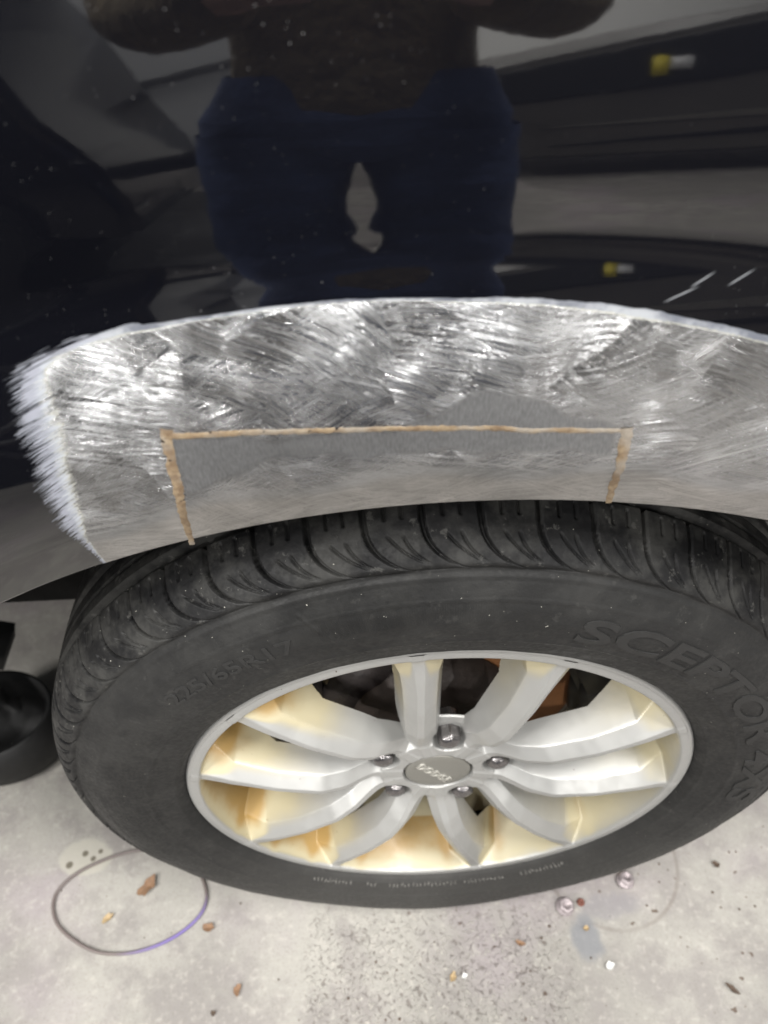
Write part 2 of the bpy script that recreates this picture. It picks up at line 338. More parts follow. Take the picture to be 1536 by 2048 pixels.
# ------------------------------------------------------------------ wheel
def wrap(a): return (a+np.pi) % (2*np.pi)-np.pi
MID = [math.radians(81.0+72*j) for j in range(5)]; HALF = math.radians(14.7)
def build_wheel(car):
    t = NT('wheel_silver'); P = t.obj(); st = t.attr('stain')
    n = t.noise(P, 22, 5, .6); n2 = t.noise(P, 130, 3)
    base = t.mix(t.noise(P, 9, 2), (.345, .345, .335), (.40, .40, .385))
    s1 = t.math('MULTIPLY', st, t.ramp(n, .25, .7, .80, 1.12))
    c = t.mix(t.ramp(s1, .03, .45), base, (.42, .375, .25)); c = t.mix(t.ramp(s1, .50, 1.15), c, (.33, .215, .075))
    sp = t.ramp(t.noise(P, 300, 1), .80, .82); c = t.mix(sp, c, (.08, .05, .03))
    t.set(Base_Color=c, Metallic=t.ramp(s1, .1, .6, .40, .0), Roughness=t.ramp(n2, .3, .7, .36, .46), Specular_IOR_Level=.5, Coat_Weight=.12, Coat_Roughness=.2)
    silver = t.m
    # barrel + outer lip of the rim
    prof = [(.2305, .010), (.2312, .005), (.2303, .0012), (.2285, -.0004), (.2262, -.0008)]
    rim_out = prof
    # polar height field for the face
    r = np.concatenate([np.linspace(.006, .2262, 300)]); ph = np.linspace(0, 2*np.pi, 1700, endpoint=False)
    PH, R = np.meshgrid(ph, r, indexing='ij')
    h = np.full(R.shape, .2)
    rk = np.linspace(0, .24, 241); rv = np.interp(rk, [.0, .050, .062, .073, .087, .11, .15, .19, .214, .24], [.0155, .0154, .0140, .0085, .0005, -.0060, -.0065, -.0030, .0005, .0005])
    kk = np.hanning(15); kk /= kk.sum(); rv[7:-7] = np.convolve(rv, kk, 'valid'); ridge = np.interp(R, rk, rv)
    spo = np.full(R.shape, .2); near = np.zeros(R.shape, int); dmin = np.full(R.shape, 9.)
    k = 0
    for m in MID:
        for sg in (1, -1):
            off = HALF+math.radians(9.5)*np.clip((.218-R)/.165, 0, 1)**2
            d = np.abs(wrap(PH-(m+sg*off)))*R*np.cos(np.arctan(np.clip(R-.02, 0, 1)*1.6*np.clip((.218-R)/.165, 0, 1)))
            wr = np.interp(R, [.05, .1, .17, .225], [.0042, .0028, .0026, .0046])
            fl = np.interp(R, [.05, .09, .15, .19, .218], [.010, .0105, .0105, .012, .024])    # sloping facet width
            g = np.where(d < wr, 0, np.where(d < wr+fl, (d-wr)*.95, fl*.95+(d-wr-fl)*4.2))
            spo = smin(spo, ridge+g, .0035); 
            near = np.where(d < dmin, k, near); dmin = np.minimum(dmin, d); k += 1
    hub = np.where(R < .053, .0155, .0155+(R-.053)*2.2)
    inner = np.min([np.abs(wrap(PH-m)) for m in MID], 0)
    wrad = .057+.020*(1-sstep(math.radians(17), math.radians(27), inner))
    web = .024+np.clip(R-.05, 0, 1)*.25+np.clip(R-wrad, 0, 1)*5.
    lip = np.where(R > .2185, -.0008+.0004*np.sin((R-.2185)/.0077*np.pi)*-1, -.0008+(.2185-R)*3.85)
    h = smin(spo, hub, .004); h = smin(h, web, .003); h = smin(h, lip, .005)
    # nut pockets
    for m in MID:
        dx = R*np.cos(PH)-.0572*math.cos(m); dz = R*np.sin(PH)-.0572*math.sin(m); dd = np.hypot(dx, dz)
        h = np.maximum(h, .029-np.clip(dd-.0136, 0, 1)*7.)
    h = np.maximum(h, .0215-np.clip(R-.0322, 0, 1)*7)          # seat of the cap
    V = np.stack([R*np.cos(PH), h, R*np.sin(PH)], -1)
    cut = np.interp(R, [.07, .10, .155, .195], [.034, .028, .030, .0565])
    du = np.gradient(V, axis=0); du[0] = V[1]-V[-1]; du[-1] = V[0]-V[-2]; dv = np.gradient(V, axis=1)
    N = np.cross(du, dv); N /= np.linalg.norm(N, axis=-1, keepdims=True)+1e-12
    if N[5, 150, 1] > 0: N = -N
    N = np.where(N[..., 1:2] > 0, -N, N)
    side = np.clip(.80-2.6*V[..., 0], .16, 1.3)
    wob = .85+.2*np.sin(PH*3+1)+.12*np.sin(PH*11+R*40)
    deep = sstep(.004, .030, h-ridge)
    stain = .19*side*sstep(.07, .16, R)*sstep(.002, .012, h-ridge)+.44*deep*sstep(.12, .205, R)*side*wob
    stain += .35*np.exp(-((PH-math.radians(139))/.20)**2)*sstep(.12, .20, R)*sstep(.0, .01, h-ridge)
    stain += .42*sstep(-.001, .003, h)*sstep(.185, .203, R)*np.clip(side+.25, .45, 1.2)
    crease = np.exp(-((dmin-.030)/.007)**2)*sstep(.165, .20, R)*sstep(.225, .205, R); stain += .80*crease*side*wob
    V[..., 1] = np.minimum(h, cut)
    Vf = V.reshape(-1, 3); Nf = N.reshape(-1, 3); Fq = grid_faces(len(ph), len(r), True)[:, ::-1]
    c = V.reshape(-1, 3)[Fq]; fn = np.cross(c[0][1]-c[0][0], c[0][2]-c[0][0])
    if fn[1] > 0: Fq = Fq[:, ::-1]
    hf = h.ravel()[Fq]; rq = R.ravel()[Fq].mean(1); keep = (hf.min(1) < np.interp(rq, [.07, .10, .155, .195], [.034, .028, .030, .0565]))
    rf = R.ravel()[Fq].mean(1); nf = near.ravel()[Fq[:, 0]]
    lipf = (np.abs(h-lip) < .0025) & (R > .195) | (R > .2180); lf = lipf.ravel()[Fq].all(1)
    at = dict(stain=stain.ravel())
    # rim mesh: lip faces of the height field + revolve of outer edge and barrel
    wm = sub_mesh(Vf, Fq, keep & lf, 'rim', Nf, at)
    wheel = link('wheel', wm, silver, car); WL[wheel.name] = (0, 0, 0)
    wheel.location = (0, 0, -GZ) if False else wheel.location
    def part(name, me, mat): 
        o = bpy.data.objects.new(name, me); me.name = name; COL.objects.link(o); o.parent = wheel
        if mat and not me.materials: me.materials.append(mat)
        return o
    ed = revolve([(.2255, -.0002), (.2264, -.0009), (.2285, -.0005), (.2300, .0010), (.2306, .004), (.2300, .012)], 256, 'e')
    part('rim_flange', ed, silver)
    bar = revolve([(.2027, .0560), (.2015, .060), (.1985, .068), (.1960, .085), (.196, .15), (.205, .175)], 200, 'b')
    a = bar.attributes.new('stain', 'FLOAT', 'POINT'); a.data.foreach_set('value', np.full(len(bar.vertices), .5, np.float32))
    part('rim_barrel', bar, silver)
    part('hub', sub_mesh(Vf, Fq, keep & ~lf & (rf < .062), 'h', Nf, at), silver)
    for j in range(10):
        part('spoke', sub_mesh(Vf, Fq, keep & ~lf & (rf >= .062) & (nf == j), 's', Nf, at), silver)
    # centre cap
    capm = simple('cap_grey', (.19, .185, .165), .42, .25, .05, 60)
    cap = revolve([(.0001, .0148), (.02, .0150), (.029, .0154), (.0306, .0160), (.0311, .0215)], 96, 'c')
    cp = part('centre_cap', cap, capm)
    o2 = text_mesh('DODGE', .0098, .0008); 
    ang = math.radians(-50); me = o2
    co = np.zeros(len(me.vertices)*3, np.float32); me.vertices.foreach_get('co', co); co = co.reshape(-1, 3)
    w = co[:, 0].max(); co[:, 0] = (co[:, 0]-w/2)*(.046/w); co[:, 1] -= .0042
    x = co[:, 0]*math.cos(ang)-co[:, 1]*math.sin(ang)-.004; zc = co[:, 0]*math.sin(ang)+co[:, 1]*math.cos(ang)-.001
    me.vertices.foreach_set('co', np.stack([x, .0146-co[:, 2], zc], -1).astype(np.float32).ravel()); me.update()
    tx = part('cap_lettering', me, simple('letter_metal', (.66, .65, .60), .25, .7, .05)); 
    # lug nuts
    nutm = simple('nut_chrome', (.20, .19, .19), .25, .85, .3, 200)
    for m in MID:
        bm = bmesh.new()
        rings = [(.0102, .046, 6), (.0102, .0180, 6), (.0090, .0150, 6), (.0062, .0134, 6), (.0026, .0128, 6)]
        prev = None
        for (rr, yy, _) in rings:
            cur = []
            for i in range(24):
                a2 = 2*math.pi*i/24; hexr = rr/ max(.01, math.cos((a2 % (math.pi/3))-math.pi/6))*.93 if rr > .007 else rr
                cur.append(bm.verts.new((.0572*math.cos(m)+hexr*math.cos(a2+m), yy, .0572*math.sin(m)+hexr*math.sin(a2+m))))
            if prev:
                for i in range(24): bm.faces.new((prev[i], prev[(i+1) % 24], cur[(i+1) % 24], cur[i]))
            prev = cur
        bm.faces.new(prev)
        bmesh.ops.recalc_face_normals(bm, faces=bm.faces)
        part('lug_nut', bm_mesh(bm, 'n', True), nutm)
    # valve stem
    return wheel, part

def text_mesh(s, size, ext, bold=0.0, track=1.0):
    cu = bpy.data.curves.new('t', 'FONT'); cu.body = s; cu.size = size*1.43; cu.extrude = ext; cu.offset = bold; cu.space_character = track; cu.resolution_u = 4
    ob = bpy.data.objects.new('t', cu); COL.objects.link(ob)
    dg = bpy.context.evaluated_depsgraph_get(); dg.update()
    me = bpy.data.meshes.new_from_object(ob.evaluated_get(dg)); bpy.data.objects.remove(ob); bpy.data.curves.remove(cu)
    me.materials.clear(); return me

# ------------------------------------------------------------------ tyre
SIDE = np.array([(.2262, .010), (.2298, .0035), (.2318, -.0008), (.2348, -.0045), (.240, -.0073), (.250, -.0108), (.262, -.0137), (.274, -.0153), (.284, -.0156), (.295, -.0140), (.305, -.0105), (.3135, -.0058), (.3195, -.0012)])
def side_y(r): return np.interp(r, SIDE[:, 0], SIDE[:, 1])
def build_tyre(part):
    sh = np.array([(.3210, .0002), (.3228, -.0012), (.3252, -.0010), (.3305, .0040), (.3365, .0105), (.3415, .0175), (.3455, .0260), (.3485, .0350), (.3497, .0405)])
    crown = np.array([(.3505, .050), (.3522, .075), (.3528, .0975)])
    half = np.concatenate([SIDE, sh, crown])
    # resample finely
    d = np.concatenate([[0], np.cumsum(np.hypot(*np.diff(half, axis=0).T))])
    s_led = d[len(SIDE)]; s_gr = d[len(SIDE)+len(sh)-1]
    s = np.concatenate([np.arange(0, s_led, .0016), np.arange(s_led, s_gr+.012, .0008), np.arange(s_gr+.013, d[-1], .0018)])
    # smooth interpolation (catmull via small box filter)
    pr = np.interp(s, d, half[:, 0]); py = np.interp(s, d, half[:, 1])
    fine_s = np.linspace(0, d[-1], 1200); fr = np.interp(fine_s, d, half[:, 0]); fy = np.interp(fine_s, d, half[:, 1])
    kk = np.hanning(41); kk /= kk.sum()
    fr2 = fr.copy(); fy2 = fy.copy(); fr2[20:-20] = np.convolve(fr, kk, 'valid'); fy2[20:-20] = np.convolve(fy, kk, 'valid')
    pr = np.interp(s, fine_s, fr2); py = np.interp(s, fine_s, fy2)
    tr = np.gradient(pr, s); ty = np.gradient(py, s); l = np.hypot(tr, ty); nr, ny = ty/l, -tr/l       # outward
    nph = 2700; ph = np.linspace(0, 2*np.pi, nph, endpoint=False)
    PH, Sg = np.meshgrid(ph, s, indexing='ij'); R0 = np.broadcast_to(pr, PH.shape); Y0 = np.broadcast_to(py, PH.shape)
    D = np.zeros(PH.shape)
    Np = 58; cw = -PH                                     # clockwise seen from outside
    v = (Sg-s_led)/(s_gr-s_led)
    u = cw*Np/(2*np.pi)-.85*np.clip(1-v*1.02, 0, 1.2)**4.6
    fu = (u % 1.0); pitch = 2*np.pi*.345/Np
    def line(fu, c, w, dep): 
        dd = np.abs((fu-c+.5) % 1.0-.5)*pitch; return dep*(1-sstep(w*.5, w*.5+.0009, dd))
    on = sstep(-.02, .06, v)*(v < 1.0)
    gd = np.interp(v, [0, .12, .4, 1], [.0012, .0028, .0055, .0065])
    gw = np.interp(v, [0, .3, 1], [.0012, .0023, .0028])
    dd = np.abs((fu+.5) % 1.0-.5)*pitch
    D -= on*gd*(1-sstep(gw*.5, gw*.5+.0009, dd))
    u2 = (cw*Np/(2*np.pi)) % 1.0
    zone = sstep(.66, .70, v)*(1-sstep(.90, .94, v))
    D -= zone*(line(u2, .36, .0010, .0030)+line(u2, .66, .0010, .0030))
    u3 = (cw*Np/(2*np.pi)-.85*np.clip(1-v*1.02, 0, 1.2)**4.6)
    zone = sstep(.10, .16, v)*(1-sstep(.42, .50, v))
    D -= zone*(line(u3 % 1, .62, .0008, .0022)+line((u3+.55*(v-.1)) % 1, .56, .0008, .0022))
    # grooves round the tread
    for yg in (.0445, .083):
        D -= .0075*(1-sstep(.0042, .0052, np.abs(Y0-yg)))*(v > .95)
    # inner ribs sipes
    D -= .003*(1-sstep(.0006, .0014, np.abs(Y0-.062)))
    # side wall rings
    for rc, w, hh in ((.2385, .0010, .0006), (.2605, .0008, .0007), (.3020, .0008, .0006), (.3165, .0010, .0007)):
        D += hh*(1-sstep(w*.5, w*.5+.0012, np.abs(R0-rc)))*(v < 0)
    # serrated decoration on the left side and fine comb under the size text
    al = np.degrees(wrap(PH-np.pi/2))                       # degrees counter-clockwise from top
    arc = (al > 62)*(al < 112); rr = R0-.0004*(al-62)
    D += arc*(v < 0)*sstep(.250, .254, R0)*(1-sstep(.296, .30, R0))*.00035*np.sin(rr/.0027*2*np.pi)*sstep(62, 68, al)*(1-sstep(104, 112, al))
    comb = (v < 0)*((al > -8)*(al < 21))*sstep(.283, .284, R0)*(1-sstep(.2985, .2995, R0))*(sstep(12, 21, al)*0+sstep(-8, -2, al)*(1-sstep(17, 20.5, al)))
    D += comb*.00028*np.sin(np.radians(al)*.29/.0016*2*np.pi)
    # swoosh plate edges
    for c0, c1 in ((14., 0.00),):
        e = np.abs((al-c0)*.005-(R0-.262)*.55); D += .0004*(1-sstep(.0006, .0020, e))*(v < 0)*(R0 > .255)*(R0 < .309)
    D += .00018*np.sin(PH*37+R0*300)*np.sin(PH*11-1)*(v < 0)
    R = R0+nr*D; Y = Y0+ny*D
    X = R*np.cos(PH); Z = R*np.sin(PH)
    # flattened where it stands, with a slight bulge above
    bul = np.exp(-((Z+.32)/.045)**2)*np.exp(-(X/.12)**2); Y = Y-.004*bul*(R0 < .33)
    Z = np.maximum(Z, GZ+.0005+.00001*(R-.35))
    V = np.stack([X, Y, Z], -1)
    # mirrored inner half, coarse
    hr = half[::-1][::1]; inner = np.stack([hr[:, 0], .195-hr[:, 1]], -1)
    me = mesh_np('tyre', V.reshape(-1, 3), grid_faces(nph, len(s), True))
    c = V[1, 100]; 
    t = NT('tyre_rubber'); P = t.obj(); x, y, z = t.sep(P)
    rad = t.vm('LENGTH', t.comb(x, 0., z)); n = t.noise(P, 30, 5, .65); nf = t.noise(P, 260, 3, .6)
    tread = t.ramp(rad, .318, .330)
    dusty = t.math('MULTIPLY', t.ramp(n, .40, .66), t.mix(tread, .35, 1., 'FLOAT'))
    base = t.mix(tread, (.016, .016, .0158), (.0085, .0085, .009))
    c = t.mix(dusty, base, (.042, .0415, .039))
    c = t.mix(t.math('MULTIPLY', t.ramp(t.noise(P, 95, 4, .7), .60, .68), t.mix(tread, .12, .5, 'FLOAT')), c, (.11, .108, .10))
    c = t.mix(t.ramp(t.noise(P, 420, 1), .79, .81), c, (.35, .34, .30))
    # paler grey towards the bottom of the tyre
    c = t.mix(t.math('MULTIPLY', t.ramp(z, -.02, -.30), .60), c, (.066, .064, .060))
    t.set(Base_Color=c, Roughness=t.ramp(nf, .3, .7, .48, .66), Specular_IOR_Level=.25, Normal=t.bump(nf, .0003))
    rubber = t.m
    ty = part('tyre', me, rubber)
    me2 = revolve(inner, 180, 'tyre_inner'); 
    V2 = np.zeros(len(me2.vertices)*3, np.float32); me2.vertices.foreach_get('co', V2); V2 = V2.reshape(-1, 3); V2[:, 2] = np.maximum(V2[:, 2], GZ+.001); me2.vertices.foreach_set('co', V2.ravel()); me2.update()
    part('tyre_inner_wall', me2, rubber)
    # raised lettering bent round the side wall
    t = NT('letter_rubber'); P = t.obj(); n = t.noise(P, 120, 4)
    t.set(Base_Color=t.mix(n, (.015, .015, .0148), (.025, .0248, .024)), Roughness=.62, Specular_IOR_Level=.4); lr = t.m
    def arc_text(sx, r0, hgt, a_start, a_end, name, ext=.0009, bold=0.0, mat=lr):
        me = text_mesh(sx, 1.0, .5, bold)
        bm = bmesh.new(); bm.from_mesh(me)
        bmesh.ops.subdivide_edges(bm, edges=[e for e in bm.edges if e.calc_length() > .25], cuts=3)
        bm.to_mesh(me); bm.free()
        co = np.zeros(len(me.vertices)*3, np.float32); me.vertices.foreach_get('co', co); co = co.reshape(-1, 3)
        x0, x1 = co[:, 0].min(), co[:, 0].max(); y0, y1 = co[:, 1].min(), co[:, 1].max()
        a = np.radians(90-(a_start+(a_end-a_start)*(co[:, 0]-x0)/(x1-x0))); r = r0+hgt*(co[:, 1]-y0)/(y1-y0)
        yb = side_y(r)
        y = np.where(co[:, 2] > 0, yb-ext, yb+.0015)
        me.vertices.foreach_set('co', np.stack([r*np.cos(a), y, r*np.sin(a)], -1).astype(np.float32).ravel()); me.update()
        for p in me.polygons: p.use_smooth = False
        return part(name, me, mat)
    arc_text('SCEPTOR 4XS', .268, .0255, 17.5, 95.5, 'tyre_lettering', .0010, .03)
    arc_text('225/65R17', .2795, .0135, -45, -21.5, 'size_lettering', .0006, .02)
    pale = simple('worn_letter', (.14, .135, .125), .7, 0, .3, 300)
    # rows of tiny worn characters near the bead: only their strokes can be made out
    bm = bmesh.new(); r = random.Random(3)
    for seg in ((144, 156), (161, 172), (174, 192), (196, 199), (203, 214)):
        a = seg[0]
        while a < seg[1]:
            for q in range(3):
                aa = math.radians(90-a-r.uniform(0, .5)); rr = .2405+r.uniform(-.0018, .0018); yb = float(side_y(rr))-.0003
                w, hh = (r.choice([(.0003, .0018), (.0009, .0003), (.0003, .0012)]))
                ex = Vector((-math.sin(aa), 0, math.cos(aa))); er = Vector((math.cos(aa), 0, math.sin(aa))); c = er*rr+Vector((0, yb-.0006, 0))
                vs = [bm.verts.new(c+ex*(w*sa)+er*(hh*sb)+Vector((0, -.55*hh*sb, 0))) for sa, sb in ((-1, -1), (1, -1), (1, 1), (-1, 1))]; bm.faces.new(vs)
            a += 1.05
    r_ = bmesh.ops.extrude_face_region(bm, geom=bm.faces[:]); bmesh.ops.translate(bm, verts=[v for v in r_['geom'] if isinstance(v, bmesh.types.BMVert)], vec=(0, .0009, 0))
    part('worn_lettering', bm_mesh(bm, 'w', False), pale)

# ------------------------------------------------------------------ things behind the wheel
def build_running_gear(car):
    rust = NT('rusty_disc'); t = rust; P = t.obj(); n = t.noise(P, 40, 5, .7)
    x, y, z = t.sep(P); rad = t.vm('LENGTH', t.comb(x, 0., z)); rings = t.noise(t.comb(t.math('MULTIPLY', rad, 900.), 0., 0.), 1., 2)
    c = t.mix(n, (.10, .038, .012), (.33, .14, .045)); c = t.mix(t.ramp(rings, .4, .7), c, (.26, .11, .04))
    t.set(Base_Color=c, Roughness=.8, Metallic=.1)
    link('brake_disc', revolve([(.03, .072), (.078, .072), (.080, .098), (.150, .098), (.152, .102), (.152, .118), (.08, .118)], 128, 'd'), rust.m, car)
    link('dust_shield', revolve([(.07, .0960), (.12, .0965), (.165, .092), (.185, .100)], 64, 's', math.radians(52), math.radians(262)), simple('shield_dark', (.022, .017, .015), .7, 0, .5, 50, .001), car)
    link('hub_flange', revolve([(.012, .068), (.03, .0695), (.079, .0695), (.082, .094)], 96, 'h'), simple('hub_iron', (.035, .026, .022), .6, .2, .5, 50, .001), car)
    link('disc_edge_ring', revolve([(.1465, .0974), (.1515, .0974), (.1535, .103)], 128, 'd'), simple('worn_steel', (.16, .14, .13), .5, .5), car)
    dark = simple('dark_cast_iron', (.040, .033, .032), .5, .2, .5, 60, .001)
    bm = bmesh.new()
    for a, rr, s in ((22, .168, (.055, .06, .10)), (4, .165, (.05, .055, .09)), (38, .165, (.05, .05, .05))):
        A = math.radians(a); box_bm(bm, (rr*math.cos(A), .108, rr*math.sin(A)), s, .008, Matrix.Rotation(-A, 3, 'Y'))
    link('brake_caliper', bm_mesh(bm, 'c'), simple('caliper_black', (.010, .010, .011), .5, .1), car)
    me = tube([(.184, .060, -.004), (.1835, .062, .012), (.1835, .062, .014), (.183, .064, .030), (.1825, .066, .048)], [.0085, .0085, .0068, .0068, .0068], 'pin', 16)
    link('caliper_guide_pin', me, simple('zinc_pin', (.34, .34, .34), .35, .8), car)
    bm = bmesh.new()
    box_bm(bm, (-.085, .100, .045), (.085, .05, .16), .02, Matrix.Rotation(.5, 3, 'Y'))
    box_bm(bm, (-.15, .112, .055), (.13, .05, .075), .018, Matrix.Rotation(-.2, 3, 'Y'))
    box_bm(bm, (-.115, .082, .058), (.02, .03, .035), .006)
    box_bm(bm, (-.02, .11, .10), (.13, .05, .05), .015)
    link('suspension_knuckle', bm_mesh(bm, 'k'), dark, car)
    link('brake_hose', tube([(-.06, .09, .12), (-.052, .092, .07), (-.062, .09, .02), (-.10, .088, -.02), (-.14, .10, -.03)], .006, 'hose', 10), simple('hose_rubber', (.02, .018, .018), .45), car)
    bm = bmesh.new(); bmesh.ops.create_uvsphere(bm, u_segments=16, v_segments=10, radius=.008)
    for v in bm.verts: v.co += Vector((-.098, .085, .062))
    link('bleed_bolt', bm_mesh(bm, 'b'), simple('yellow_zinc', (.45, .36, .22), .4, .6), car)
    # arch liner (black plastic), wraps the tyre from above
    blk = simple('liner_plastic', (.003, .003, .003), .8, 0, .2, 30, .001, .2)
    n = 200; V = []
    ys = [.004, .05, .12, .2, .27, .30]; rs = [.414, .418, .42, .418, .405, .30]
    for i in range(n):
        a = math.radians(-64+128*i/(n-1))
        for yy, rr in zip(ys, rs):
            r2 = rr+1.64e-5*(math.degrees(a)-1)**2*.9
            V.append((r2*math.sin(a), yy, r2*math.cos(a)))
    link('arch_liner', mesh_np('l', V, grid_faces(n, len(ys))), blk, car)
    # back plate of the arch + floor pan
    bm = bmesh.new()
    box_bm(bm, (0.35, .34, .20), (1.4, .06, .42), .01)
    box_bm(bm, (-.2, 1.15, .06), (2.8, 1.6, .10), .02)
    box_bm(bm, (.1, .30, .30), (1.2, .03, .3), .005); box_bm(bm, (-1.14, .36, .165), (1.72, .29, .30), .02)
    link('floor_pan', bm_mesh(bm, 'f'), blk, car)
    # sill piece and hanging black trim at the left edge
    pl = simple('black_trim', (.010, .010, .010), .6, 0, .3, 40, .0006, .5)
    bm = bmesh.new()
    box_bm(bm, (-.565, .25, -.075), (.125, .12, .10), .035, Matrix.Rotation(.35, 3, 'Y'))
    box_bm(bm, (-.545, .20, -.115), (.05, .05, .06), .012, Matrix.Rotation(-.3, 3, 'Y'))
    box_bm(bm, (-.60, .22, -.020), (.10, .05, .05), .012, Matrix.Rotation(.1, 3, 'Y'))
    link('sill_end', bm_mesh(bm, 't'), pl, car)
    me = cup_mesh((-.590, .245, -.340), .085, .095, .006)
    link('hanging_trim', me, pl, car)
    me = tube([(-.62, .25, -.26), (-.62, .25, -.18), (-.58, .24, -.12)], [.03, .026, .03], 'st', 16); link('trim_strut', me, pl, car)
    bm = bmesh.new(); box_bm(bm, (-.345, .0, .262), (.05, .012, .012), .004, Matrix.Rotation(.3, 3, 'Y')); link('sill_clip', bm_mesh(bm, 'c'), simple('clip_grey', (.3, .3, .28), .4, .4), car)

def cup_mesh(c, r, h, th):
    prof = [(r*.80, 0.), (r*.97, h*.12), (r*1.0, h*.35), (r, h), (r-th, h), (r-th, h*.35), (r*.8, h*.08), (.001, h*.06)]
    n = 64; V = []
    for i in range(n):
        a = 2*math.pi*i/n
        for rr, zc in prof: V.append((c[0]+rr*math.cos(a), c[1]+rr*math.sin(a)*.8, c[2]+zc))
    return mesh_np('cup', V, grid_faces(n, len(prof), True))

# ------------------------------------------------------------------ floor
def build_floor():
    t = NT('concrete'); P = t.obj(); x, y, z = t.sep(P)
    big = t.noise(P, 2.2, 4, .6); mid = t.noise(P, 14, 5, .65); finen = t.noise(P, 120, 4, .7); gr = t.noise(P, 480, 3, .7)
    c = t.mix(t.ramp(big, .35, .65), (.295, .282, .258), (.39, .375, .34))
    c = t.mix(t.ramp(mid, .42, .62), c, (.29, .272, .255)); 
    c = t.mix(t.math('MULTIPLY', t.ramp(t.noise(t.vm('ADD', P, (3, 1, 0)), 5, 3), .48, .66), .55), c, (.36, .315, .33))      # faint mauve overspray
    c = t.mix(t.math('MULTIPLY', t.ramp(finen, .50, .72), .45), c, (.56, .53, .48))
    c = t.mix(t.math('MULTIPLY', t.ramp(gr, .50, .70), .45), c, (.20, .18, .16))
    # worn strip where the coarse aggregate shows
    ex = t.math('ADD', x, t.math('MULTIPLY', t.noise(P, 24, 3), .03))
    strip = t.math('MULTIPLY', t.ramp(ex, -.150, -.130), t.math('MULTIPLY', t.ramp(ex, .21, .14), t.ramp(y, .03, -.03)))
    agg = t.noise(P, 150, 4, .7, dist=.6)
    pits = t.math('MULTIPLY', strip, t.ramp(agg, .56, .66)); grains = t.math('MULTIPLY', strip, t.ramp(agg, .45, .36))
    c = t.mix(t.math('MULTIPLY', pits, .6), c, (.15, .125, .11)); c = t.mix(t.math('MULTIPLY', grains, .6), c, (.52, .49, .44))
    spots = t.math('MULTIPLY', t.ramp(t.noise(P, 75, 2, .5), .70, .73), t.ramp(x, -.12, .02)); c = t.mix(t.math('MULTIPLY', spots, .85), c, (.11, .075, .055))
    # bluish blotch and patches
    def blob(cx_, cy_, rx, ry, nz=.35):
        d = t.vm('LENGTH', t.comb(t.math('DIVIDE', t.math('SUBTRACT', x, cx_), rx), t.math('DIVIDE', t.math('SUBTRACT', y, cy_), ry), 0.))
        return t.math('ADD', d, t.math('MULTIPLY', t.math('SUBTRACT', t.noise(P, 45, 4), .5), nz*3))
    c = t.mix(t.math('MULTIPLY', t.ramp(blob(.185, -.045, .020, .030), 1.1, .5), .7), c, (.20, .21, .23))
    c = t.mix(t.math('MULTIPLY', t.ramp(blob(.225, -.010, .045, .018), 1.1, .5), .45), c, (.24, .23, .25))
    c = t.mix(t.math('MULTIPLY', t.ramp(blob(-.452, .082, .037, .026, .2), 1.05, .85), .8), c, (.46, .44, .38))
    for bx, by, br in ((-.470, .073, .005), (-.452, .087, .0045), (-.440, .080, .0035), (-.432, .089, .0035)):
        c = t.mix(t.math('MULTIPLY', t.ramp(blob(bx, by, br, br, .3), 1.2, .7), .85), c, (.10, .085, .06))
    # ring mark left by a tin, right of the tyre
    rd = t.vm('LENGTH', t.comb(t.math('SUBTRACT', x, .235), t.math('SUBTRACT', y, .045), 0.))
    ring = t.math('MULTIPLY', t.ramp(t.math('ABSOLUTE', t.math('SUBTRACT', rd, .085)), .0035, .0008), t.ramp(t.noise(P, 12, 2), .35, .6))
    c = t.mix(t.math('MULTIPLY', ring, .5), c, (.20, .17, .15))
    h = t.math('ADD', t.math('MULTIPLY', finen, .35), t.math('ADD', t.math('MULTIPLY', gr, .18), t.math('MULTIPLY', t.math('SUBTRACT', grains, pits), .6)))
    t.set(Base_Color=c, Roughness=.82, Specular_IOR_Level=.3, Normal=t.bump(h, .0012))
    n = 40; xs = np.linspace(-7, 7, n); V = [(a, b, GZ) for a in xs for b in xs-2.0]
    o = link('floor', mesh_np('f', V, grid_faces(n, n)), t.m); tag(o, 'pale grey concrete workshop floor', 'floor', kind='structure')
    me = o.data
    if me.polygons[0].normal.z < 0: me.flip_normals()

